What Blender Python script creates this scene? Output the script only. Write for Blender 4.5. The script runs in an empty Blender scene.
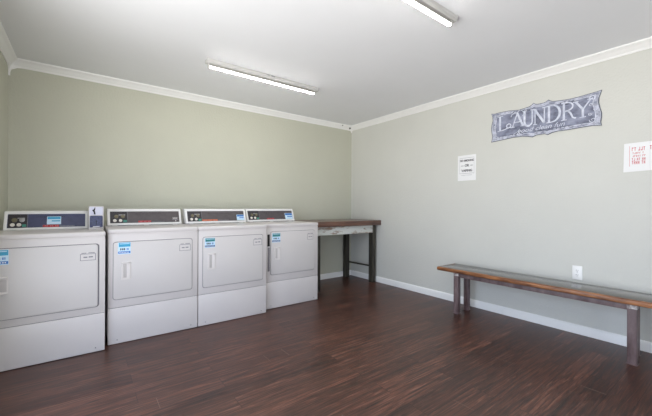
import bpy, bmesh, math, random
from mathutils import Vector, Matrix

S = bpy.context.scene
COL = S.collection
random.seed(7)


def lin(c):
    r = []
    for v in c:
        v /= 255.0
        r.append(v / 12.92 if v <= 0.04045 else ((v + 0.055) / 1.055) ** 2.4)
    return (*r, 1.0)


# ------------------------------------------------------------ materials
def mat(name, rgb, rough=0.5, metal=0.0, emit=None, var=0.0, vscale=(3, 3, 3), bump=0.0, bscale=60.0,
        rgb2=None, spec=0.5, coat=0.0, detail=5, lo=.35, hi=.65):
    m = bpy.data.materials.new(name)
    m.use_nodes = True
    nt = m.node_tree
    b = nt.nodes['Principled BSDF']
    b.inputs['Roughness'].default_value = rough
    b.inputs['Metallic'].default_value = metal
    b.inputs['Specular IOR Level'].default_value = spec
    b.inputs['Coat Weight'].default_value = coat
    b.inputs['Coat Roughness'].default_value = 0.12
    c1 = lin(rgb)
    b.inputs['Base Color'].default_value = c1
    tc = nt.nodes.new('ShaderNodeTexCoord')
    if var > 0 or rgb2:
        mp = nt.nodes.new('ShaderNodeMapping')
        mp.inputs['Scale'].default_value = vscale
        no = nt.nodes.new('ShaderNodeTexNoise')
        no.inputs['Scale'].default_value = 1.0
        no.inputs['Detail'].default_value = detail
        no.inputs['Roughness'].default_value = .6
        cr = nt.nodes.new('ShaderNodeValToRGB')
        cr.color_ramp.elements[0].position = lo
        cr.color_ramp.elements[1].position = hi
        cr.color_ramp.elements[0].color = tuple(x * (1 - var) for x in c1[:3]) + (1,)
        cr.color_ramp.elements[1].color = lin(rgb2) if rgb2 else tuple(min(1, x * (1 + var)) for x in c1[:3]) + (1,)
        nt.links.new(tc.outputs['Object'], mp.inputs['Vector'])
        nt.links.new(mp.outputs['Vector'], no.inputs['Vector'])
        nt.links.new(no.outputs['Fac'], cr.inputs['Fac'])
        nt.links.new(cr.outputs['Color'], b.inputs['Base Color'])
    if bump > 0:
        nb = nt.nodes.new('ShaderNodeTexNoise')
        nb.inputs['Scale'].default_value = bscale
        nb.inputs['Detail'].default_value = 3
        bp = nt.nodes.new('ShaderNodeBump')
        bp.inputs['Strength'].default_value = bump
        bp.inputs['Distance'].default_value = 0.004
        nt.links.new(tc.outputs['Object'], nb.inputs['Vector'])
        nt.links.new(nb.outputs['Fac'], bp.inputs['Height'])
        nt.links.new(bp.outputs['Normal'], b.inputs['Normal'])
    if emit:
        b.inputs['Emission Color'].default_value = lin(emit[0])
        b.inputs['Emission Strength'].default_value = emit[1]
    return m


M = {}
M['wall'] = mat('sage_wall_paint', (196, 196, 180), .62, var=.025, vscale=(1.2, 1.2, 1.2), bump=.6, bscale=55)
M['wall_right'] = mat('grey_sage_wall_paint', (211, 211, 204), .55, var=.02, vscale=(1.2, 1.2, 1.2), bump=.6, bscale=55)
M['ceiling'] = mat('ceiling_paint', (238, 240, 243), .8, var=.015, vscale=(1, 1, 1), bump=.2, bscale=90)
M['trim'] = mat('white_trim_paint', (245, 245, 243), .4)
M['dark'] = mat('dark_gap', (16, 15, 16), .8)
M['enamel'] = mat('white_enamel', (206, 201, 199), .36, var=.01, vscale=(2, 2, 2))
M['enamel2'] = mat('door_enamel', (202, 198, 196), .36, var=.01, vscale=(2, 2, 2))
M['rim'] = mat('console_rim_enamel', (232, 231, 230), .35)
M['labelbg'] = mat('label_film', (208, 203, 201), .5)
M['seam'] = mat('grey_gasket', (120, 118, 122), .6)
M['handle'] = mat('handle_plastic', (213, 208, 205), .35)
M['recess'] = mat('handle_recess', (186, 181, 178), .5)
M['navy'] = mat('navy_control_face', (66, 70, 100), .3, var=.12, vscale=(20, 20, 20))  # bluish reflection put into the base colour of the face
M['brown'] = mat('smoked_control_face', (84, 78, 80), .3, var=.12, vscale=(20, 20, 20))
M['dial_bg'] = mat('dial_background', (50, 46, 52), .35, var=.2, vscale=(60, 60, 60))
M['gold'] = mat('dial_gold', (112, 106, 84), .4, metal=.2)
M['cream'] = mat('dial_cream', (225, 220, 212), .4)
M['green'] = mat('label_green', (70, 140, 125), .5)
M['red'] = mat('label_red', (206, 60, 62), .5)
M['orange'] = mat('label_orange', (214, 112, 70), .5)
M['teal'] = mat('sticker_teal', (52, 160, 200), .4)
M['teal2'] = mat('sticker_green', (50, 128, 132), .4)
M['sblue'] = mat('sticker_blue', (40, 112, 190), .4)
M['sblue2'] = mat('sticker_dark_blue', (38, 84, 140), .4)
M['paleblue'] = mat('sticker_pale_blue', (196, 222, 240), .4)
M['white'] = mat('paper_white', (240, 240, 240), .6)
M['ink'] = mat('black_ink', (30, 30, 36), .6)
M['greyink'] = mat('grey_ink', (128, 128, 134), .6)
M['pinkink'] = mat('faded_red_ink', (214, 118, 124), .6)
M['lav'] = mat('lavender_plate', (205, 205, 220), .4)
M['coinnavy'] = mat('coin_slot_navy', (60, 66, 98), .35, var=.3, vscale=(80, 80, 80))
M['steel'] = mat('steel', (170, 170, 172), .3, metal=1)
M['laminate'] = mat('dark_varnished_wood', (48, 43, 37), .14, rgb2=(84, 72, 58), vscale=(60, 2.5, 60), coat=.5)
M['edgewood'] = mat('worn_orange_wood_edge', (92, 54, 34), .4, rgb2=(170, 114, 72), vscale=(30, 7, 60), detail=7)
M['legwood'] = mat('dusty_purple_brown_paint', (84, 66, 66), .5, rgb2=(126, 108, 108), vscale=(14, 14, 5), detail=7)
M['legend'] = mat('chipped_leg_head', (120, 108, 108), .6, rgb2=(215, 210, 206), vscale=(60, 60, 60))
M['tabletop'] = mat('reddish_table_wood', (66, 40, 32), .32, rgb2=(112, 78, 62), vscale=(2.5, 40, 40), detail=6, coat=.3)
M['tableleg'] = mat('dark_olive_leg_wood', (34, 31, 27), .55, rgb2=(72, 68, 56), vscale=(40, 40, 3))
M['apron'] = mat('chipped_white_apron', (150, 128, 110), .6, rgb2=(214, 216, 210), vscale=(7, 30, 24), lo=.38, hi=.47, detail=8)
M['tin'] = mat('distressed_slate_tin', (96, 100, 120), .45, rgb2=(168, 173, 196), vscale=(9, 11, 14), detail=9, lo=.36, hi=.72)
M['tin_border'] = mat('mottled_lavender_border', (128, 132, 152), .5, rgb2=(206, 209, 224), vscale=(22, 22, 26), detail=8, lo=.38, hi=.62)
M['tin_edge'] = mat('dark_slate_edge', (92, 96, 110), .5)
M['tin_white'] = mat('chalky_lavender_white', (180, 184, 200), .5, rgb2=(226, 229, 240), vscale=(30, 30, 30), detail=8)
M['tin_letter'] = mat('chalk_letter_white', (190, 195, 212), .5, rgb2=(226, 230, 241), vscale=(30, 30, 30), detail=8)
M['tin_dark'] = mat('dark_slate_blotch', (80, 84, 104), .5, rgb2=(122, 126, 146), vscale=(20, 20, 20), detail=8)
M['tube'] = mat('lit_tube', (255, 255, 255), .4, emit=((255, 253, 248), 42.0))
M['tube_side'] = mat('lit_tube_side', (255, 255, 255), .4, emit=((255, 253, 248), 3.0))
M['channel'] = mat('fixture_white_metal', (198, 197, 194), .4)
M['scuff'] = mat('worn_plank_joint', (112, 90, 80), .5)


def floor_mat():
    m = bpy.data.materials.new('dark_plank_laminate')
    m.use_nodes = True
    nt = m.node_tree
    L = nt.links.new
    b = nt.nodes['Principled BSDF']
    tc = nt.nodes.new('ShaderNodeTexCoord')
    mp = nt.nodes.new('ShaderNodeMapping')
    mp.inputs['Location'].default_value = (0.35, 0.122, 0)
    L(tc.outputs['Object'], mp.inputs['Vector'])
    br = nt.nodes.new('ShaderNodeTexBrick')
    br.offset = .37
    br.offset_frequency = 2
    br.inputs['Scale'].default_value = 1
    br.inputs['Brick Width'].default_value = 1.215
    br.inputs['Row Height'].default_value = .1275
    br.inputs['Mortar Size'].default_value = .0012
    br.inputs['Mortar Smooth'].default_value = .3
    br.inputs['Color1'].default_value = (0, 0, 0, 1)
    br.inputs['Color2'].default_value = (1, 1, 1, 1)
    br.inputs['Mortar'].default_value = (.3, .3, .3, 1)
    L(mp.outputs['Vector'], br.inputs['Vector'])
    # grain: noise stretched along the plank, shifted per plank
    add = nt.nodes.new('ShaderNodeVectorMath')
    add.operation = 'MULTIPLY_ADD'
    add.inputs[1].default_value = (7.3, 3.1, 5.7)
    L(br.outputs['Color'], add.inputs[0])
    L(tc.outputs['Object'], add.inputs[2])
    m1 = nt.nodes.new('ShaderNodeMapping')
    m1.inputs['Scale'].default_value = (3.0, 62, 1)
    L(add.outputs[0], m1.inputs['Vector'])
    n1 = nt.nodes.new('ShaderNodeTexNoise')
    n1.inputs['Scale'].default_value = 1
    n1.inputs['Detail'].default_value = 7
    n1.inputs['Roughness'].default_value = .65
    n1.inputs['Distortion'].default_value = 1.1
    L(m1.outputs['Vector'], n1.inputs['Vector'])
    cr = nt.nodes.new('ShaderNodeValToRGB')
    e = cr.color_ramp.elements
    e[0].position = .32
    e[0].color = lin((36, 25, 21))
    e[1].position = .74
    e[1].color = lin((126, 94, 82))
    k = cr.color_ramp.elements.new(.47)
    k.color = lin((70, 45, 37))
    k = cr.color_ramp.elements.new(.58)
    k.color = lin((94, 59, 47))
    L(n1.outputs['Fac'], cr.inputs['Fac'])
    # plank to plank tone
    mx = nt.nodes.new('ShaderNodeMix')
    mx.data_type = 'RGBA'
    mx.blend_type = 'MULTIPLY'
    mx.inputs['Factor'].default_value = 1
    cr2 = nt.nodes.new('ShaderNodeValToRGB')
    cr2.color_ramp.elements[0].color = (.70, .66, .66, 1)
    cr2.color_ramp.elements[1].color = (1.22, 1.18, 1.14, 1)
    L(br.outputs['Color'], cr2.inputs['Fac'])
    L(cr.outputs['Color'], mx.inputs[6])
    L(cr2.outputs['Color'], mx.inputs[7])
    mo = nt.nodes.new('ShaderNodeMix')
    mo.data_type = 'RGBA'
    L(br.outputs['Fac'], mo.inputs['Factor'])
    L(mx.outputs[2], mo.inputs[6])
    mo.inputs[7].default_value = lin((30, 19, 18))
    L(mo.outputs[2], b.inputs['Base Color'])
    rr = nt.nodes.new('ShaderNodeMapRange')
    rr.inputs['To Min'].default_value = .26
    rr.inputs['To Max'].default_value = .48
    L(n1.outputs['Fac'], rr.inputs['Value'])
    L(rr.outputs['Result'], b.inputs['Roughness'])
    bp = nt.nodes.new('ShaderNodeBump')
    bp.inputs['Strength'].default_value = .12
    bp.inputs['Distance'].default_value = .002
    L(n1.outputs['Fac'], bp.inputs['Height'])
    L(bp.outputs['Normal'], b.inputs['Normal'])
    return m


M['floor'] = floor_mat()


# ------------------------------------------------------------ mesh builder
class MB:
    def __init__(self, *mats):
        self.bm = bmesh.new()
        self.mats = list(mats)
        self.m = Matrix.Identity(4)

    def _merge(self, tmp, mi):
        for f in tmp.faces:
            f.material_index = mi
        me = bpy.data.meshes.new('tmp')
        tmp.to_mesh(me)
        tmp.free()
        me.transform(self.m)
        self.bm.from_mesh(me)
        bpy.data.meshes.remove(me)

    def box(self, x0, x1, y0, y1, z0, z1, bev=0.0, mi=0, seg=2):
        t = bmesh.new()
        bmesh.ops.create_cube(t, size=1)
        for v in t.verts:
            v.co = Vector(((x0 + x1) / 2 + v.co.x * (x1 - x0), (y0 + y1) / 2 + v.co.y * (y1 - y0),
                           (z0 + z1) / 2 + v.co.z * (z1 - z0)))
        if bev > 0:
            bmesh.ops.bevel(t, geom=list(t.edges), offset=bev, segments=seg, affect='EDGES', profile=.5)
        self._merge(t, mi)
        return self

    def prism(self, pts, axis, a0, a1, mi=0, bev=0.0):
        """pts: 2D outline; axis 'x' -> (y,z), 'y' -> (x,z), 'z' -> (x,y)."""
        t = bmesh.new()

        def co(p, a):
            return {'x': (a, p[0], p[1]), 'y': (p[0], a, p[1]), 'z': (p[0], p[1], a)}[axis]
        A = [t.verts.new(co(p, a0)) for p in pts]
        B = [t.verts.new(co(p, a1)) for p in pts]
        t.faces.new(A)
        t.faces.new(B[::-1])
        n = len(pts)
        for i in range(n):
            t.faces.new((A[i], B[i], B[(i + 1) % n], A[(i + 1) % n]))
        bmesh.ops.recalc_face_normals(t, faces=t.faces)
        if bev > 0:
            ed = [e for e in t.edges if (e.verts[0] in A) == (e.verts[1] in A)]
            bmesh.ops.bevel(t, geom=ed, offset=bev, segments=2, affect='EDGES', profile=.5)
        self._merge(t, mi)
        return self

    def rrect(self, x0, x1, z0, z1, r, y0, y1, mi=0, bev=0.0, seg=5):
        pts = []
        for cx, cz, a in ((x1 - r, z1 - r, 0), (x0 + r, z1 - r, 90), (x0 + r, z0 + r, 180), (x1 - r, z0 + r, 270)):
            for i in range(seg + 1):
                an = math.radians(a + 90 * i / seg)
                pts.append((cx + r * math.cos(an), cz + r * math.sin(an)))
        return self.prism(pts, 'y', y0, y1, mi, bev)

    def cyl(self, c, r, a0, a1, axis='y', mi=0, n=24, bev=0.0):
        pts = [(c[0] + r * math.cos(2 * math.pi * i / n), c[1] + r * math.sin(2 * math.pi * i / n)) for i in range(n)]
        return self.prism(pts, axis, a0, a1, mi, bev)

    def ribbon(self, pts, w, y0, y1, mi=0):
        """flat stroke in the xz plane, thickness from y0 to y1; w number or list."""
        n = len(pts)
        W = w if isinstance(w, (list, tuple)) else [w] * n
        Lf, Rt = [], []
        for i in range(n):
            a = Vector(pts[max(0, i - 1)])
            b = Vector(pts[min(n - 1, i + 1)])
            d = (b - a)
            if d.length < 1e-9:
                d = Vector((1, 0))
            d.normalize()
            nn = Vector((-d.y, d.x)) * (W[i] / 2)
            p = Vector(pts[i])
            Lf.append(p + nn)
            Rt.append(p - nn)
        t = bmesh.new()
        f0 = [t.verts.new((p.x, y0, p.y)) for p in Lf]
        f1 = [t.verts.new((p.x, y0, p.y)) for p in Rt]
        g0 = [t.verts.new((p.x, y1, p.y)) for p in Lf]
        g1 = [t.verts.new((p.x, y1, p.y)) for p in Rt]
        for i in range(n - 1):
            t.faces.new((f0[i], f0[i + 1], f1[i + 1], f1[i]))
            t.faces.new((g0[i], g1[i], g1[i + 1], g0[i + 1]))
            t.faces.new((f0[i], g0[i], g0[i + 1], f0[i + 1]))
            t.faces.new((f1[i], f1[i + 1], g1[i + 1], g1[i]))
        for i in (0, n - 1):
            t.faces.new((f0[i], f1[i], g1[i], g0[i]))
        bmesh.ops.recalc_face_normals(t, faces=t.faces)
        self._merge(t, mi)
        return self

    def text(self, s, x, z, size, y, mi=0, shear=0.0, xs=1.0, bold=0.0, spacing=1.0):
        cu = bpy.data.curves.new('t', 'FONT')
        cu.body = s
        cu.size = size
        cu.align_x = 'CENTER'
        cu.align_y = 'CENTER'
        cu.shear = shear
        cu.offset = bold
        cu.space_character = spacing
        cu.extrude = .0002
        ob = bpy.data.objects.new('t', cu)
        COL.objects.link(ob)
        bpy.context.view_layer.update()
        me = bpy.data.meshes.new_from_object(ob.evaluated_get(bpy.context.evaluated_depsgraph_get()))
        bpy.data.objects.remove(ob)
        bpy.data.curves.remove(cu)
        t = bmesh.new()
        t.from_mesh(me)
        bpy.data.meshes.remove(me)
        for v in t.verts:
            v.co = Vector((x + v.co.x * xs, y - v.co.z, z + v.co.y))
        self._merge(t, mi)
        return self

    def build(self, name, parent=None, smooth=True):
        me = bpy.data.meshes.new(name)
        self.bm.to_mesh(me)
        self.bm.free()
        for k in self.mats:
            me.materials.append(M[k])
        o = bpy.data.objects.new(name, me)
        COL.objects.link(o)
        if parent:
            o.parent = parent
        if smooth:
            for p in me.polygons:
                p.use_smooth = True
            try:
                me.set_sharp_from_angle(angle=math.radians(32))
            except Exception:
                pass
        return o


def tag(o, label=None, cat=None, group=None, kind=None):
    if label:
        o['label'] = label
    if cat:
        o['category'] = cat
    if group:
        o['group'] = group
    if kind:
        o['kind'] = kind
    return o


def thing(name, loc, label, cat, group=None, rz=0):
    o = bpy.data.objects.new(name, None)
    o.empty_display_size = .1
    COL.objects.link(o)
    o.location = loc
    o.rotation_euler = (0, 0, rz)
    return tag(o, label, cat, group)


def struct(name, mb, parent=None, smooth=True):
    return tag(mb.build(name, parent, smooth), kind='structure')


# ------------------------------------------------------------ the room
XL, YF, H = -4.014, -7.6, 2.393
T = .12
f = MB('floor', 'scuff')
f.box(XL - T, T, YF - T, T, -.05, 0)
for (x, ya, yb) in ((-1.003, -3.31, -3.436), (-2.253, -1.765, -1.889), (-1.66, -.888, -1.014), (-1.99, -1.40, -1.524)):
    f.box(x - .0022, x + .0022, yb, ya, -.001, .0004, mi=1)
fr = random.Random(11)
for k_ in range(1, 24):      # worn ends of the other planks
    yy = -.887 - .1275 * k_
    xx = -3.3 + (k_ * .47) % 1.2 + 1.2 * fr.randint(0, 2)
    f.box(xx - .0013, xx + .0013, yy - .123, yy - .004, -.001, .0003, mi=1)
struct('floor', f, smooth=False)
struct('ceiling', MB('ceiling').box(XL - T, T, YF - T, T, H, H + .1), smooth=False)
struct('wall_back', MB('wall').box(XL, 0, 0, T, 0, H), smooth=False)
struct('wall_right', MB('wall_right').box(0, T, YF, T, 0, H), smooth=False)
# unseen opening added in the left wall to throw light on the right wall
LY_0, LY_1, LZ = -4.3, -1.75, 2.0
w = MB('wall')
w.box(XL - T, XL, YF, LY_0, 0, H)
w.box(XL - T, XL, LY_1, T, 0, H)
w.box(XL - T, XL, LY_0, LY_1, LZ, H)
struct('wall_left', w, smooth=False)
# wall behind the camera, with an unseen opening added to let daylight in
OX0, OX1, OZ = -3.3, -1.5, 2.12
w = MB('wall')
w.box(XL - T, OX0, YF - T, YF, 0, H)
w.box(OX1, T, YF - T, YF, 0, H)
w.box(OX0, OX1, YF - T, YF, OZ, H)
struct('wall_front', w, smooth=False)
w = MB('trim')
w.box(OX0 - .07, OX0, YF, YF + .018, 0, OZ + .07, .003)
w.box(OX1, OX1 + .07, YF, YF + .018, 0, OZ + .07, .003)
w.box(OX0, OX1, YF, YF + .018, OZ, OZ + .07, .003)
struct('trim_4', w)
w = MB('trim')
w.box(XL, XL + .018, LY_0 - .07, LY_0, 0, LZ + .07, .003)
w.box(XL, XL + .018, LY_1, LY_1 + .07, 0, LZ + .07, .003)
w.box(XL, XL + .018, LY_0, LY_1, LZ, LZ + .07, .003)
struct('trim_7', w)

PROF = [(0, 2.327), (.008, 2.325), (.014, 2.332), (.016, 2.340), (.024, 2.346), (.036, 2.360), (.046, 2.372),
        (.054, 2.376), (.060, 2.382), (.062, 2.393), (0, 2.393)]
c = MB('trim', 'dark')
c.prism([(-d, z) for d, z in PROF], 'x', XL, 0)
# the little dark holes by the far corner
c.cyl((-.075, 2.352), .013, -.052, -.040, 'y', mi=1, n=12)
c.cyl((-.235, 2.374), .007, -.062, -.050, 'y', mi=1, n=10)
struct('trim_1', c)
struct('trim_2', MB('trim').prism([(-d, z) for d, z in PROF], 'y', YF, 0))
struct('trim_3', MB('trim').prism([(XL + d, z) for d, z in PROF], 'y', YF, 0))
BP = [(0, 0), (.016, 0), (.016, .058), (.012, .072), (.006, .078), (0, .079)]
b = MB('trim')
b.prism([(-d, z) for d, z in BP], 'x', XL, -.001)
struct('baseboard_back', b)
b = MB('trim')
b.prism([(-d, z) for d, z in BP], 'y', -2.391, -.001)
b.prism([(-d, z) for d, z in BP], 'y', YF, -2.394)
struct('baseboard_right', b)
b = MB('trim')
b.prism([(XL + d, z) for d, z in BP], 'y', YF, LY_0 - .08)
b.prism([(XL + d, z) for d, z in BP], 'y', LY_1 + .08, -.001)
struct('baseboard_left', b)

# caulk smeared where the left cornices meet
k = MB('trim')
k.prism([(XL, 2.245), (XL + .02, 2.30), (XL + .06, 2.322), (XL + .12, 2.330), (XL + .12, 2.36), (XL, 2.36)], 'y', -.012, 0)
k.prism([(0, 2.245), (-.02, 2.30), (-.06, 2.322), (-.12, 2.330), (-.12, 2.36), (0, 2.36)], 'x', XL, XL + .012)
struct('trim_5', k)
k = MB('trim')
k.prism([(0, 2.295), (-.012, 2.312), (-.035, 2.330), (-.035, 2.36), (0, 2.36)], 'y', -.012, 0)
k.prism([(0, 2.295), (-.012, 2.312), (-.035, 2.330), (-.035, 2.36), (0, 2.36)], 'x', -.012, 0)
struct('trim_6', k)


# ------------------------------------------------------------ dryers
W_, DECK = .682, .912
CY0, CY1 = .50, .565     # console face: foot and top, measured back from the machine's front
CH = .148


def face_matrix(x0, base):
    """local x = along, local -y = out of the slanted face, z = up the slant."""
    ang = math.atan2(CY1 - CY0, CH)
    return Matrix.Translation((x0, CY0, base)) @ Matrix.Rotation(-ang, 4, 'X')


def dryer(x, y, label, spec):
    w = spec.get('w', W_)
    deck = spec.get('deck', DECK)
    t = thing('clothes_dryer', (x, y, 0), label, 'dryer', 'coin-operated dryers along the back wall')
    # cabinet
    b = MB('enamel', 'dark')
    b.box(.002, w - .002, .006, .70, .288, deck - .0375, .005)
    b.box(.003, w - .003, .02, .70, .03, .289, .002)
    b.box(.012, w - .012, .024, .69, .012, .04, mi=1)
    b.build('cabinet', t)
    # top with soft front edge
    b = MB('enamel')
    b.box(0, w, 0, .70, deck - .036, deck, .010, seg=4)
    b.box(.012, w - .012, .004, .69, deck - .045, deck - .03)
    b.build('top_panel', t)
    # toe panel
    b = MB('enamel', 'seam')
    b.box(.002, w - .002, .003, .024, .003, .2855, .005, seg=3)
    b.box(.006, w - .006, .010, .03, .282, .292, mi=1)
    b.cyl((.065, .034), .004, -.0005, .004, 'y', mi=1, n=10)
    b.cyl((w - .06, .034), .004, -.0005, .004, 'y', mi=1, n=10)
    b.build('toe_panel', t)
    for fx in (.05, w - .05):
        for fy in (.07, .64):
            MB('dark').cyl((fx, fy), .018, 0, .016, 'z', n=14).build('foot', t)
    # door
    dx0, dx1, dz0, dz1 = spec['door']
    s = MB('seam')
    s.rrect(dx0 - .003, dx1 + spec.get('gap', .005), dz0 - .0045, dz1 + .0045, .022, .0045, .0125)
    s.build('door_seam', t)
    d = MB('enamel2')
    d.rrect(dx0, dx1, dz0, dz1, .02, -.005, .012, bev=.004)
    d = d.build('door', t)
    hx0, hx1, hz0, hz1 = spec['handle']
    h = MB('handle', 'recess')
    h.rrect(hx0, hx1, hz0, hz1, .007, -.009, -.002, bev=.003)
    if spec.get('wide'):
        h.m = Matrix.Identity(4)
        h.prism([(-.0092, hz1 - .012), (-.0092, hz0 + .012), (-.018, hz0 + .004), (-.018, hz0 + .001),
                 (-.008, hz0 + .001), (-.008, hz1 - .012)], 'x', hx0 + .01, hx1 - .004, 0)
        h.box(hx0 + .012, hx1 - .008, -.0098, -.0085, hz0 + .018, hz1 - .022, .0004, mi=1)
        h.prism([(-.009, hz1), (-.024, hz1 - .006), (-.024, hz1 - .012), (-.009, hz1 - .016)], 'x', hx0, hx1 - .003)
    else:
        xm = hx0 + (hx1 - hx0) * .36
        h.box(xm - .010, xm + .012, -.0098, -.0085, hz0 + .018, hz1 - .012, .0004, mi=1)
        h.prism([(xm + .010, -.009), (xm + .022, -.0125), (hx1 - .006, -.0125), (hx1 - .002, -.009)], 'z',
                hz0 + .012, hz1 - .006)
        h.prism([(xm - .020, -.009), (xm - .017, -.0125), (xm - .012, -.0125), (xm - .010, -.009)], 'z',
                hz0 + .012, hz1 - .006)
        h.box(xm - .018, hx1 - .004, -.0125, -.008, hz1 - .014, hz1 - .006, .001)
    h.build('handle', d)
    sx0, sx1, sz0, sz1 = spec['sticker']
    st = MB('paleblue', spec['st'][0], spec['st'][1], 'ink', 'white')
    y0 = -.0058
    st.box(sx0, sx1, y0, -.0045, sz0, sz1)
    zz = sz1 - (sz1 - sz0) * .38
    st.box(sx0 + .006, sx1 - .002, y0 - .0004, y0 + .0002, zz, sz1 - .003, mi=1)
    st.box(sx0 + .012, sx1 - .008, y0 - .0007, y0 - .0002, sz1 - .014, sz1 - .009, mi=0)
    za = sz0 + (sz1 - sz0) * .24
    st.box(sx0 + .002, sx1 - .002, y0 - .0004, y0 + .0002, sz0 + .006, za, mi=2)
    zm = (zz + za) / 2
    ww = sx1 - sx0
    for a, bb, k in ((.18, .27, 3), (.33, .42, 3), (.46, .56, 3), (.68, .75, 2), (.79, .84, 2)):
        st.box(sx0 + ww * a, sx0 + ww * bb, y0 - .0004, y0 + .0002, zm - .009, zm + .007, mi=k)
    for i in range(7):
        st.box(sx0 + ww * (.08 + .12 * i), sx0 + ww * (.15 + .12 * i), y0 - .0007, y0 - .0002, sz0 + .011, za - .006, mi=4)
    st.build('price_sticker', d)
    lx0, lx1, lz0, lz1 = spec['label']
    lb = MB('labelbg', 'greyink')
    lb.box(lx0, lx1, y0, -.0045, lz0, lz1)
    q = .0035
    for (a, bb, cc, dd) in ((lx0 + .002, lx1 - .002, lz1 - q - .012, lz1 - .012), (lx0 + .002, lx1 - .002, lz0 + .003, lz0 + .003 + q),
                            (lx0 + .002, lx0 + .002 + q, lz0 + .003, lz1 - .012), (lx1 - .002 - q, lx1 - .002, lz0 + .003, lz1 - .012)):
        lb.box(a, bb, y0 - .0004, y0 + .0002, cc, dd, mi=1)
    lw = lx1 - lx0
    zc = (lz0 + lz1) / 2 - .004
    lb.box(lx0 + lw * .22, lx0 + lw * .46, y0 - .0004, y0 + .0002, zc - .005, zc + .004, mi=1)
    lb.box(lx0 + lw * .54, lx0 + lw * .80, y0 - .0004, y0 + .0002, zc - .004, zc + .005, mi=1)
    lb.box(lx0 + lw * .10, lx0 + lw * .40, y0 - .0004, y0 + .0002, lz1 - .009, lz1 - .004, mi=1)
    lb.box(lx0 + lw * .52, lx0 + lw * .92, y0 - .0004, y0 + .0002, lz1 - .008, lz1 - .003, mi=1)
    lb.build('instruction_label', d)
    if spec.get('slot'):
        a, bb, cc, dd = spec['slot']
        g = MB('dark', 'seam')
        g.box(a, bb, .004, .0125, cc, dd, .001)
        g.box(a + .004, bb, .0045, .0125, dz0 + .04, cc - .012, .001, mi=1)
        g.build('latch_slot', t)
    # console
    cx0, cx1 = spec['console']
    base = deck + spec.get('lift', .004)
    cb = MB('rim', 'dark')
    cb.prism([(CY0, base), (CY1, base + CH), (CY1 + .012, base + CH + .006), (.68, base + CH + .006), (.69, base + CH - .005),
              (.69, base)], 'x', cx0, cx1, bev=.004)
    for a in (cx0 + .06, (cx0 + cx1) / 2, cx1 - .06):
        cb.box(a - .02, a + .02, CY0 + .012, .67, deck - .002, base + .004, mi=0)
    cb.box(cx0 + .012, cx1 - .012, CY0 + .02, .675, deck - .001, base + .003, mi=1)
    con = cb.build('console', t)
    L = cx1 - cx0
    fm = face_matrix(cx0, base)
    sl = math.hypot(CY1 - CY0, CH)
    # raised rim
    r = MB('rim')
    r.m = fm
    zb, zt = sl * .13, sl * .86
    xa, xb = .022, L - .02
    r.box(.002, xa, -.006, .004, .004, sl - .002, .002)
    r.box(xb, L - .002, -.006, .004, .004, sl - .002, .002)
    r.box(xa - .002, xb + .002, -.006, .004, .004, zb, .002)
    r.box(xa - .002, xb + .002, -.006, .004, zt, sl - .002, .002)
    r.build('rim', con)
    p = MB(spec['face'], 'dial_bg', spec['strip'], 'greyink', 'ink')
    p.m = fm
    p.box(xa - .001, xb + .001, -.0015, .002, zb - .001, zt + .001)
    dw = L * .215
    p.box(xa + .004, xa + dw, -.0025, -.001, zb + .003, zt - .003, mi=1)
    p.box(xa + dw + .002, xa + dw + .0045, -.003, -.001, zb + .001, zt - .001, mi=3)
    a, bb = spec['red']
    p.box(L * a, L * bb, -.0025, -.001, zb + .004, zb + .021, mi=2)
    for i in range(9):
        u = a + (bb - a) * (i + .25) / 9.3
        p.box(L * u, L * u + .005, -.003, -.002, zb + .008, zb + .017, mi=3 if i % 3 else 4)
    for i in range(11):
        u = bb + .015 + i * .0165
        p.box(L * u, L * u + .006, -.0025, -.001, zb + .007, zb + .014, mi=3)
    for i in range(16):
        u = .36 + i * .022
        p.box(L * u, L * u + .008 * random.uniform(.5, 1.2), -.0025, -.001, zt - .028, zt - .024, mi=4)
    p.build('control_panel', con)
    dl = MB('gold', 'cream', 'green', 'steel')
    dl.m = fm
    sq = sl
    dl.cyl((xa + dw * .36, zb + .066), .017, -.010, -.002, 'y', mi=0, bev=.002)
    dl.cyl((xa + dw * .74, zb + .066), .017, -.010, -.002, 'y', mi=3 if spec['face'] == 'navy' else 0, bev=.002)
    dl.box(xa + dw * .50, xa + dw * .88, -.0045, -.002, zb + .079, zb + .086, mi=3)
    dl.cyl((xa + dw * .27, zb + .026), .014, -.009, -.002, 'y', mi=1, bev=.002)
    dl.cyl((xa + dw * .60, zb + .026), .014, -.009, -.002, 'y', mi=1, bev=.002)
    dl.box(xa + dw * .76, xa + dw * .97, -.0045, -.002, zb + .008, zb + .030, mi=2)
    dl.build('coin_dials', con)
    if spec.get('cs'):
        a, bb, cc, dd = spec['cs']
        k = MB('paleblue', 'teal' if spec['face'] == 'navy' else 'sblue', 'white')
        k.m = fm
        k.box(L * a, L * bb, -.0028, -.001, zb + (zt - zb) * cc, zb + (zt - zb) * dd)
        k.box(L * a + .004, L * bb - .004, -.0034, -.0025, zb + (zt - zb) * (cc + (dd - cc) * .66), zb + (zt - zb) * dd - .004, mi=1)
        k.box(L * a + .03, L * bb - .006, -.0034, -.0025, zb + (zt - zb) * (cc + (dd - cc) * .36),
              zb + (zt - zb) * (cc + (dd - cc) * .5), mi=1)
        k.build('notice_sticker', con)
    else:
        k = MB('cream', 'greyink')
        k.m = fm
        a = L * .865
        k.box(a, a + .052, -.0026, -.001, zb + .050, zb + .054, mi=1)
        k.box(a + .004, a + .048, -.0026, -.001, zb + .040, zb + .046, mi=0)
        k.box(a, a + .052, -.0026, -.001, zb + .024, zb + .034, mi=1)
        k.box(a + .028, a + .034, -.0026, -.001, zb + .008, zb + .022, mi=0)
        k.build('printed_emblem', con)
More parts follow.
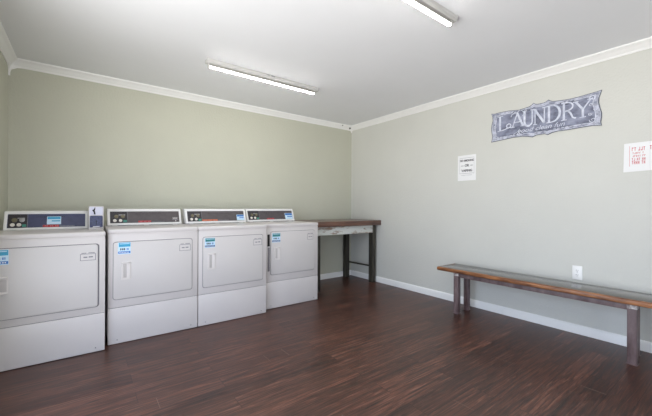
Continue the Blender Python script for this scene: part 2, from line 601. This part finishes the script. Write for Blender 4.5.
    if spec.get('coin'):
        a, bb = spec['coin']
        y0c = .33
        zt2 = 1.094
        k = MB('enamel')
        k.box(a, bb, y0c, .66, deck - .002, zt2, .005, seg=3)
        cbx = k.build('coin_box', t)
        k = MB('lav', 'ink', 'steel')
        k.box(a + .006, bb - .006, y0c - .002, y0c + .002, zt2 - .075, zt2 - .006, mi=0)
        kx = a + .036
        k.ribbon([(kx + .008, zt2 - .012), (kx + .004, zt2 - .026), (kx - .003, zt2 - .036), (kx + .003, zt2 - .050),
                  (kx + .006, zt2 - .068)], [.005, .008, .017, .010, .012], y0c - .006, y0c - .001, mi=1)
        k.ribbon([(kx - .010, zt2 - .034), (kx + .008, zt2 - .030)], .006, y0c - .007, y0c - .001, mi=1)
        k.build('lock_plate', cbx)
        k = MB('coinnavy', 'steel', 'dark')
        k.rrect(a + .008, bb - .007, deck + .016, zt2 - .079, .008, y0c - .006, y0c + .002, mi=0, bev=.002)
        k.box(a + .05, a + .054, y0c - .0075, y0c - .004, deck + .04, deck + .075, mi=2)
        k.box(a + .03, a + .075, y0c - .0072, y0c - .004, deck + .020, deck + .026, mi=1)
        k.build('coin_slot', cbx)
    return t


DX = -.925
dryer(-4.011, -1.0, 'white dryer farthest left, with a coin box on its top and a navy control face',
      dict(door=(.034, .621, .342, .81), gap=.009, handle=(.03, .137, .512, .628), wide=True, sticker=(.042, .138, .706, .806),
           st=('teal', 'sblue'), label=(.512, .610, .690, .755), console=(.036, .5655), face='navy', strip='red', red=(.44, .63),
           cs=(.485, .655, .22, .80), coin=(.566, .669), lift=-.003, w=.669, deck=.902))
dryer(-3.325, DX, 'white dryer second from the left, its smoked control face without a pale sticker',
      dict(door=(.037, .628, .355, .808), handle=(.090, .157, .506, .650), sticker=(.066, .154, .712, .806),
           st=('teal', 'sblue'), label=(.520, .616, .702, .772), console=(.020, .655), face='brown', strip='red', red=(.39, .56)))
dryer(-2.641, DX, 'white dryer between two others, with an orange strip and pale sticker on its control face',
      dict(door=(.040, .635, .352, .812), handle=(.080, .156, .512, .664), sticker=(.054, .148, .716, .806),
           st=('teal2', 'sblue2'), label=(.530, .624, .706, .780), console=(.010, .672), face='brown', strip='orange', red=(.25, .50),
           cs=(.835, .968, .05, .62)))
dryer(-1.930, -.84, 'white dryer at the right end of the row, beside the wooden table',
      dict(door=(.060, .625, .365, .826), handle=(.098, .170, .522, .662), sticker=(.072, .172, .712, .812),
           st=('teal2', 'sblue2'), label=(.522, .606, .716, .796), console=(.005, .660), face='brown', strip='red', red=(.40, .55),
           cs=(.80, .965, .02, .72), slot=(.022, .050, .672, .800)))

# ------------------------------------------------------------ table by the corner
t = thing('work_table', (-.6, -.34, 0), 'tall wooden table with reddish top and chipped white apron in the room corner', 'table')
tb = MB('tabletop')
ox, oy = .6, .34
for i, (a, bb) in enumerate(((-.67, -.452), (-.4515, -.226), (-.2255, -.004))):
    tb.box(-1.215 + ox, -.006 + ox, a + oy, bb + oy, .838, .908, .005)
tb.build('tabletop', t)
ap = MB('apron')
ap.box(-1.10 + ox, -.11 + ox, -.602 + oy, -.580 + oy, .728, .8385, .002)
tag(ap.build('apron', t), 'chipped white painted apron')
ap = MB('tableleg')
ap.box(-1.08 + ox, -.13 + ox, -.05 + oy, -.028 + oy, .728, .8385, .002)
ap.box(-.10 + ox, -.078 + ox, -.53 + oy, -.09 + oy, .728, .8385, .002)
ap.box(-1.13 + ox, -1.108 + ox, -.53 + oy, -.09 + oy, .728, .8385, .002)
ap.build('frame_rail', t)
for (x0, x1, y0, y1) in ((-.110, -.045, -.60, -.52), (-.182, -.118, -.10, -.02), (-1.115, -1.040, -.60, -.52), (-1.142, -1.078, -.10, -.02)):
    MB('tableleg').box(x0 + ox, x1 + ox, y0 + oy, y1 + oy, 0, .8385, .004).build('leg', t)
s = MB('tableleg')
s.prism([(-.135 + ox, -.09 + oy), (-.118 + ox, -.09 + oy), (-.085 + ox, -.53 + oy), (-.102 + ox, -.53 + oy)], 'z', .225, .248)
s.build('stretcher', t)

# ------------------------------------------------------------ bench
bx, by = -.26, -2.76
t = thing('wooden_bench', (bx, by, 0), 'long narrow wooden bench with worn orange edge along the right wall', 'bench')
zb, zt = .420, .458
s = MB('laminate', 'edgewood')
s.box(-.392 - bx, -.062 - bx, -3.66 - by, -1.885 - by, zb + .002, zt, .004, mi=0)
# worn nosing along the front and the ends
s.prism([(-.392 - bx, zb), (-.403 - bx, zb + .006), (-.406 - bx, zb + .018), (-.403 - bx, zt - .005), (-.396 - bx, zt + .0005),
         (-.380 - bx, zt + .0008), (-.380 - bx, zb)], 'y', -3.668 - by, -1.877 - by, mi=1, bev=.002)
s.box(-.392 - bx, -.062 - bx, -1.887 - by, -1.877 - by, zb, zt + .0006, .003, mi=1)
s.box(-.392 - bx, -.062 - bx, -3.668 - by, -3.658 - by, zb, zt + .0006, .003, mi=1)
s = tag(s.build('seat', t))
r = MB('legwood')
r.box(-.376 - bx, -.360 - bx, -3.41 - by, -2.112 - by, .378, .421, .002)
r.box(-.360 - bx, -.335 - bx, -3.41 - by, -2.112 - by, .412, .421, .001)
r.box(-.165 - bx, -.150 - bx, -3.41 - by, -2.112 - by, .378, .421, .002)
r.box(-.335 - bx, -.190 - bx, -2.10 - by, -2.078 - by, .378, .421, .002)
r.box(-.335 - bx, -.190 - bx, -3.44 - by, -3.418 - by, .378, .421, .002)
r.build('frame_rail', t)
for (x0, x1, y0, y1) in ((-.385, -.335, -2.112, -2.062), (-.190, -.140, -2.108, -2.060), (-.385, -.330, -3.462, -3.410), (-.190, -.140, -3.440, -3.392)):
    lg = MB('legwood').box(x0 - bx, x1 - bx, y0 - by, y1 - by, .004, .421, .003).build('leg', t)
    k = MB('legend')
    k.box(x0 - .0015 - bx, x1 + .0015 - bx, y0 - .0015 - by, y1 + .0015 - by, .392, .4205, .001)
    tag(k.build('bracket', lg), 'chipped pale bracket')
    k = MB('legwood')
    k.box(x0 - .004 - bx, x1 + .004 - bx, y0 - .005 - by, y1 + .004 - by, 0, .005, .001)
    k.build('foot_plate', lg)

# ------------------------------------------------------------ outlet
t = thing('electrical_outlet', (0, -3.014, .533), 'white duplex electrical outlet low on the right wall above the bench', 'outlet', rz=-math.pi / 2)
# in the thing's frame: x along the wall, -y out from it
p = MB('trim')
p.rrect(-.036, .036, -.060, .060, .004, -.006, 0, bev=.0015)
p = p.build('cover_plate', t)
for dz in (-.020, .020):
    k = MB('trim', 'dark')
    k.rrect(-.0165, .0165, dz - .0145, dz + .0145, .008, -.0075, -.005, bev=.0005)
    k.box(-.008, -.0055, -.0082, -.007, dz - .002, dz + .007, mi=1)
    k.box(.0055, .008, -.0082, -.007, dz - .001, dz + .006, mi=1)
    k.cyl((0, dz - .008), .0025, -.0082, -.007, 'y', mi=1, n=10)
    k.build('socket', t)
MB('steel').cyl((0, 0), .003, -.0075, -.005, 'y', n=10).build('screw', t)

# ------------------------------------------------------------ LAUNDRY sign
SW, SH = .922, .305
t = thing('wall_sign', (0, -2.256, 1.792), 'distressed slate blue scalloped metal sign reading LAUNDRY, high on the right wall', 'sign',
          rz=-math.pi / 2)


def outline(inset):
    top = [(0, 1.0), (.04, .975), (.10, .985), (.2, .975), (.30, .93), (.36, .95), (.40, .965), (.42, 1.0), (.44, 1.045), (.46, 1.0), (.48, .985), (.53, .985),
           (.555, 1.0), (.575, 1.045), (.595, 1.0), (.615, .965), (.66, .95), (.74, .925), (.82, .93), (.90, .95), (.96, .965), (1.0, .985)]
    right = [(.992, .90), (.980, .78), (.978, .66), (.988, .50), (1.0, .36), (1.0, .22), (.994, .10)]
    bot = [(1.0, .0), (.93, .03), (.84, .03), (.74, .02), (.66, .03), (.61, .01), (.57, -.035), (.54, .01), (.47, .01), (.43, -.035),
           (.39, .005), (.33, .04), (.24, .05), (.15, .03), (.07, .015), (.0, .0)]
    left = [(.010, .10), (.012, .22), (.004, .36), (.0, .50), (.008, .64), (.018, .76), (.012, .90)]
    pts = [Vector((u * SW, v * SH)) for u, v in top + right + bot + left]
    if inset:
        c = Vector((SW / 2, SH / 2))
        sx = 1 - 2 * inset / SW
        sz = 1 - 2 * inset / SH
        pts = [Vector((c.x + (p.x - c.x) * sx, c.y + (p.y - c.y) * sz)) for p in pts]
    return [(p.x, p.y) for p in pts]




def inner(ix, iz):
    c = Vector((SW / 2, SH / 2))
    return [(c.x + (x - c.x) * (1 - 2 * ix / SW), c.y + (z - c.y) * (1 - 2 * iz / SH)) for x, z in outline(0)]


k = MB('tin_edge', 'tin_white', 'tin', 'tin_border')
k.prism(outline(0), 'y', -.006, 0, mi=0)
k.prism(outline(.007), 'y', -.0072, -.004, mi=1)
k.prism(outline(.010), 'y', -.0076, -.006, mi=3)
k.prism(inner(.040, .030), 'y', -.0080, -.006, mi=1)
k.prism(inner(.045, .034), 'y', -.0086, -.006, mi=2)
plate = k.build('plate', t, smooth=False)
# chalky scrollwork and dark cloudy blotches in the print
kd = MB('tin_dark')
kL = MB('tin_white')
kR = MB('tin_white')
rr = random.Random(3)


def blob(u, v, a, b_, mi, y=-.0090):
    n = 14
    ph = rr.random() * 6
    pts = [((u + a * math.cos(2 * math.pi * i / n) * (1 + .22 * math.sin(3 * 2 * math.pi * i / n + ph))) * SW,
            (v + b_ * math.sin(2 * math.pi * i / n) * (1 + .22 * math.cos(2 * 2 * math.pi * i / n + ph))) * SH) for i in range(n)]
    kd.prism(pts, 'y', y, -.008, 0)


blob(.34, .86, .13, .04, 1)
blob(.73, .82, .10, .05, 1)
blob(.60, .14, .16, .035, 1)
blob(.30, .16, .10, .035, 1)
blob(.48, .55, .035, .20, 1)


def scroll(cx, cz, r0, a0, turns, sgn, wd=.006):
    pts = []
    for i in range(18):
        s_ = i / 17
        a = a0 + sgn * turns * 2 * math.pi * s_
        r_ = r0 * (1 - .8 * s_)
        pts.append(((cx + r_ * math.cos(a)), (cz + r_ * math.sin(a))))
    (kL if cx < SW / 2 else kR).ribbon(pts, [wd * (1.1 - .6 * i / 17) for i in range(18)], -.0096, -.008, 0)


for cx_, cz_, r0, a0, sg in ((.055, .250, .022, 0, 1), (.05, .052, .022, 0, -1), (SW - .06, .245, .024, 3.1, -1), (SW - .06, .06, .024, 3.1, 1),
                             (SW * .43, .285, .012, 0, 1), (SW * .57, .285, .012, 3.1, -1), (SW * .43, .020, .012, 0, -1), (SW * .57, .020, .012, 3.1, 1),
                             (.045, .15, .016, 1.5, 1), (SW - .045, .15, .018, 1.5, -1), (SW - .075, .19, .014, 0, 1), (SW - .08, .115, .014, 0, -1)):
    scroll(cx_, cz_, r0, a0, 1.2, sg)
for i in range(9):
    u = .08 + i * .034
    (kL if u < .5 else kR).ribbon([(u * SW, .266 + .003 * math.sin(i * 2)), ((u + .022) * SW, .271 + .003 * math.cos(i * 2))], .005, -.0096, -.008, 0)
    u = .62 + i * .034
    (kL if u < .5 else kR).ribbon([(u * SW, .262 + .003 * math.sin(i * 2)), ((u + .022) * SW, .262 + .003 * math.cos(i * 2))], .005, -.0096, -.008, 0)
    u = .07 + i * .034
    (kL if u < .5 else kR).ribbon([(u * SW, .040), ((u + .022) * SW, .038)], .006, -.0096, -.008, 0)
    u = .62 + i * .034
    (kL if u < .5 else kR).ribbon([(u * SW, .036), ((u + .022) * SW, .036)], .006, -.0096, -.008, 0)
kd.build('dark_blotches', plate, smooth=False)
kL.build('scrollwork', plate, smooth=False)
kR.build('scrollwork', plate, smooth=False)


def arc(cx, cz, rx, rz_, a0, a1, n=14):
    return [(cx + rx * math.cos(math.radians(a0 + (a1 - a0) * i / n)), cz + rz_ * math.sin(math.radians(a0 + (a1 - a0) * i / n)))
            for i in range(n + 1)]


k = MB('tin_letter')
LY0, LY1 = -.0104, -.008


def letter(u0, u1, v0, v1, strokes):
    for pts, wd in strokes:
        P = [((u0 + (u1 - u0) * a) * SW, (v0 + (v1 - v0) * c_) * SH) for a, c_ in pts]
        k.ribbon(P, [q * .95 for q in wd] if isinstance(wd, list) else wd * .95, LY0, LY1)


SER = .008
# L with a curled foot
letter(.075, .225, .33, .83, [([(.18, .97), (.18, .05)], .020), ([(0, 1), (.40, 1)], SER), ([(0, .02), (.36, .02)], SER),
       ([(.22, .03), (.5, .06), (.75, .14)] + arc(.80, .27, .15, .13, -80, 230), .011)])
# A
letter(.215, .355, .38, .83, [([(.48, 1.0), (.90, .02)], .020), ([(.48, .98), (.14, .03)], .010), ([(.24, .34), (.72, .34)], .009),
       ([(-.02, .02), (.30, .02)], SER), ([(.72, .02), (1.04, .02)], SER),
       ([(.02, .80), (.10, .98), (.30, 1.04), (.56, 1.02)], .008)])
# U
letter(.335, .445, .34, .84, [([(.18, .98)] + arc(.52, .28, .34, .26, 180, 360) + [(.86, .98)], [.020] * 10 + [.013] * 7),
       ([(0, 1), (.38, 1)], SER), ([(.70, 1), (1.04, 1)], SER), ([(.0, .72), (.12, .86), (.3, .80)], .007)])
# N
letter(.440, .555, .345, .83, [([(.14, .98), (.14, .02)], .010), ([(.10, .98), (.88, .03)], .021), ([(.88, .98), (.88, .02)], .010),
       ([(-.04, 1), (.26, 1)], SER), ([(-.02, .01), (.32, .01)], SER), ([(.70, 1), (1.04, 1)], SER)])
# D
letter(.560, .682, .335, .84, [([(.18, .98), (.18, .02)], .019), ([(0, 1), (.3, 1)] + arc(.40, .5, .55, .49, 88, -88) + [(.3, .0), (0, .0)],
       [.008, .009] + [.010, .012, .014, .016, .018, .020, .021, .021, .021, .020, .018, .016, .014, .012, .010] + [.009, .008])])
# R
letter(.688, .805, .32, .83, [([(.18, .98), (.18, .02)], .018), ([(0, 1), (.3, 1)] + arc(.38, .76, .42, .24, 85, -90) + [(.2, .50)], .013),
       ([(.46, .52), (.66, .34), (.80, .08), (1.02, .02)], .015), ([(0, .01), (.38, .01)], SER)])
# Y
letter(.790, .930, .315, .80, [([(.10, .98), (.50, .48)], .018), ([(.92, .98), (.50, .46)], .011), ([(.50, .50), (.50, .03)], .017),
       ([(-.04, .99), (.26, .99)], SER), ([(.74, .99), (1.06, .99)], SER), ([(.32, .01), (.68, .01)], SER)])
k.m = Matrix.Identity(4)
k.text('good clean fun', SW * .50, SH * .225, .058, -.0102, 0, shear=.35, xs=1.16, bold=.0002)
k.ribbon([(SW * .24, SH * .16), (SW * .28, SH * .20), (SW * .31, SH * .30)], .004, LY0, LY1)
k.build('lettering', plate, smooth=False)

# ------------------------------------------------------------ notices
t = thing('paper_notice', (0, -1.872, 1.405), 'small white notice with black lettering on the wall left of the big sign', 'notice', rz=-math.pi / 2)
MB('white').box(0, .216, -.0022, .0006, 0, .288).build('sheet', t, smooth=False)
k = MB('ink', 'greyink')
k.text('NO SMOKING', .110, .226, .031, -.0026, 0, xs=.84, bold=.0012)
k.text('OR', .110, .170, .036, -.0026, 0, bold=.0012)
k.text('VAPING', .110, .112, .036, -.0026, 0, bold=.0012)
for (a, bb, cc, dd) in ((.022, .196, .256, .2585), (.022, .196, .080, .0825), (.022, .0235, .080, .258), (.1945, .196, .080, .258)):
    k.box(a, bb, -.0027, -.0021, cc, dd, mi=1)
k.box(.040, .070, -.0027, -.0021, .166, .172, mi=1)
k.box(.150, .180, -.0027, -.0021, .166, .172, mi=1)
for i in range(8):
    k.box(.045 + i * .016, .056 + i * .016, -.0027, -.0021, .060, .063, mi=1)
k.build('print', t, smooth=False)

t = thing('laminated_notice', (0, -3.318, 1.392), 'wide white notice with faded red lettering on the right wall, under the big sign', 'notice', rz=-math.pi / 2)
k = MB('white')
k.prism([(-.004, -.004), (.36, .008), (.36, .226), (0, .224)], 'y', -.0030, 0)
k.build('sheet', t, smooth=False)
k = MB('pinkink')
k2 = MB('greyink')


def words(x0, x1, z, h, mi, step):
    k = (globals()['k'], k2)[mi]
    x = x0
    while x < x1:
        for j in range(rr.randint(2, 5)):
            if x + step > x1:
                break
            m_ = rr.randint(0, 3)
            if m_ == 0:
                k.box(x, x + step * .25, -.0036, -.0029, z, z + h, mi=0)
                k.box(x, x + step * .7, -.0036, -.0029, z + h * .75, z + h, mi=0)
            elif m_ == 1:
                k.box(x, x + step * .7, -.0036, -.0029, z, z + h * .25, mi=0)
                k.box(x + step * .45, x + step * .7, -.0036, -.0029, z, z + h, mi=0)
            elif m_ == 2:
                k.box(x, x + step * .25, -.0036, -.0029, z, z + h, mi=0)
                k.box(x + step * .45, x + step * .7, -.0036, -.0029, z, z + h, mi=0)
                k.box(x, x + step * .7, -.0036, -.0029, z + h * .4, z + h * .6, mi=0)
            else:
                k.box(x, x + step * .7, -.0036, -.0029, z + h * .8, z + h, mi=0)
                k.box(x + step * .22, x + step * .47, -.0036, -.0029, z, z + h, mi=0)
            x += step
        x += step * .7


words(.046, .130, .160, .028, 0, .014)
words(.148, .345, .162, .030, 0, .014)
words(.050, .125, .136, .013, 0, .010)
words(.165, .345, .138, .010, 1, .008)
words(.050, .130, .112, .014, 0, .010)
words(.165, .345, .118, .008, 1, .007)
words(.046, .128, .056, .024, 0, .012)
words(.046, .128, .084, .020, 0, .011)
words(.165, .345, .098, .008, 1, .007)
k.box(.032, .034, -.0036, -.0029, .04, .20, mi=0)
k.build('red_print', t, smooth=False)
k2.build('small_print', t, smooth=False)


# ------------------------------------------------------------ ceiling lights
def strip_light(x0, x1, y, label, marks=False):
    """x0..x1 is the lit tube; the channel runs a little past it."""
    xc = (x0 + x1) / 2
    t = thing('strip_light', (xc, y, H), label, 'ceiling light', 'tube strip lights on the ceiling')
    hl = (x1 - x0) / 2
    c_ = MB('channel', 'greyink')
    c_.prism([(-.034, 0), (-.034, -.022), (-.024, -.036), (.024, -.036), (.034, -.022), (.034, 0)], 'x', -hl - .03, hl + .045, bev=.002)
    if marks:
        c_.box(-.02, .012, -.0348, -.033, -.012, -.005, mi=1)
        c_.box(.03, .07, -.0348, -.033, -.013, -.004, mi=1)
    c_.build('channel', t)
    for s_, e in ((-1, hl + .002), (1, hl + .002)):
        a, bb = sorted((s_ * e, s_ * (e + .016)))
        MB('channel').box(a, bb, -.013, .013, -.072, -.034, .003).build('lamp_holder', t)
    # LED tube: lit lower half, opaque white back
    a_ = [math.radians(v) for v in range(-180, 1, 15)]
    lo_ = [(.0145 * math.cos(v), -.055 + .0145 * math.sin(v)) for v in a_]
    b_ = [math.radians(v) for v in range(15, 166, 15)]
    up_ = [(.0142 * math.cos(v), -.055 + .0142 * math.sin(v)) for v in b_]
    tb_ = MB('tube', 'channel', 'tube_side')
    tb_.prism(lo_, 'x', -hl, hl, mi=2)
    tb_.prism([(.0148 * math.cos(v), -.0551 + .0148 * math.sin(v)) for v in [math.radians(q) for q in range(-140, -39, 10)]],
              'x', -hl + .002, hl - .002, mi=0)
    tb_.prism([(.0148, -.0562), (.0148, -.053)] + up_ + [(-.0148, -.053), (-.0148, -.0562)], 'x', -hl, hl, mi=1)
    tb_.build('tube', t)
    return t


strip_light(-2.59, -1.475, -1.055, 'lit tube strip light on the ceiling above the row of dryers', True)
strip_light(-2.70, -1.505, -2.715, 'lit tube strip light cut by the top edge of the photo, nearest the camera')

# ------------------------------------------------------------ daylight
w = bpy.data.worlds.new('overcast_sky')
S.world = w
w.use_nodes = True
bg = w.node_tree.nodes['Background']
# pale sky above; brightness below the horizon is added to lift the ceiling
wn = w.node_tree
wtc = wn.nodes.new('ShaderNodeTexCoord')
sep = wn.nodes.new('ShaderNodeSeparateXYZ')
wr = wn.nodes.new('ShaderNodeValToRGB')
mrg = wn.nodes.new('ShaderNodeMapRange')
mrg.inputs['From Min'].default_value = -1
wn.links.new(wtc.outputs['Generated'], sep.inputs[0])
wn.links.new(sep.outputs['Z'], mrg.inputs['Value'])
wn.links.new(mrg.outputs['Result'], wr.inputs['Fac'])
we = wr.color_ramp.elements
we[0].position = .36
we[0].color = (.25, .248, .244, 1)
we[1].position = .53
we[1].color = (.11, .13, .168, 1)
wk = we.new(.49)
wk.color = (.186, .193, .205, 1)
wn.links.new(wr.outputs['Color'], bg.inputs['Color'])
bg.inputs['Strength'].default_value = 17.0
pl = bpy.data.lights.new('entrance_daylight', 'AREA')  # portal for the added opening behind the camera
pl.shape = 'RECTANGLE'
pl.size = OX1 - OX0
pl.size_y = OZ
pl.cycles.is_portal = True
po = bpy.data.objects.new('entrance_daylight', pl)
COL.objects.link(po)
po.location = ((OX0 + OX1) / 2, YF - .06, OZ / 2)
po.rotation_euler = (math.radians(90), 0, 0)      # -Z of the light looks along +Y

pl2 = bpy.data.lights.new('side_daylight', 'AREA')  # portal for the added opening in the left wall
pl2.shape = 'RECTANGLE'
pl2.size = LY_1 - LY_0
pl2.size_y = LZ
pl2.cycles.is_portal = True
po2 = bpy.data.objects.new('side_daylight', pl2)
COL.objects.link(po2)
po2.location = (XL - .06, (LY_0 + LY_1) / 2, LZ / 2)
po2.rotation_euler = (math.radians(90), 0, math.radians(-90))

# ------------------------------------------------------------ camera
TH, F, CX, CY, CZ, V0, ROLL = .6413, 325.05, -3.4795, -3.9787, 1.0996, 206.73, -.0054
cam = bpy.data.cameras.new('camera')
cam.sensor_fit = 'HORIZONTAL'
cam.sensor_width = 36
cam.lens = F / 652 * 36
cam.shift_y = -(208 - V0) / 652
cam.clip_start = .02
co = bpy.data.objects.new('camera', cam)
COL.objects.link(co)
co.matrix_world = (Matrix.Translation((CX, CY, CZ)) @ Matrix.Rotation(-TH, 4, 'Z') @ Matrix.Rotation(math.pi / 2, 4, 'X')
                   @ Matrix.Rotation(-ROLL, 4, 'Z'))
S.camera = co

S.view_settings.view_transform = 'Standard'
S.view_settings.look = 'None'
S.view_settings.gamma = 1
S.view_settings.use_curve_mapping = False
S.view_settings.exposure = 0.8
S.cycles.use_denoising = True
S.cycles.max_bounces = 10
S.cycles.diffuse_bounces = 6
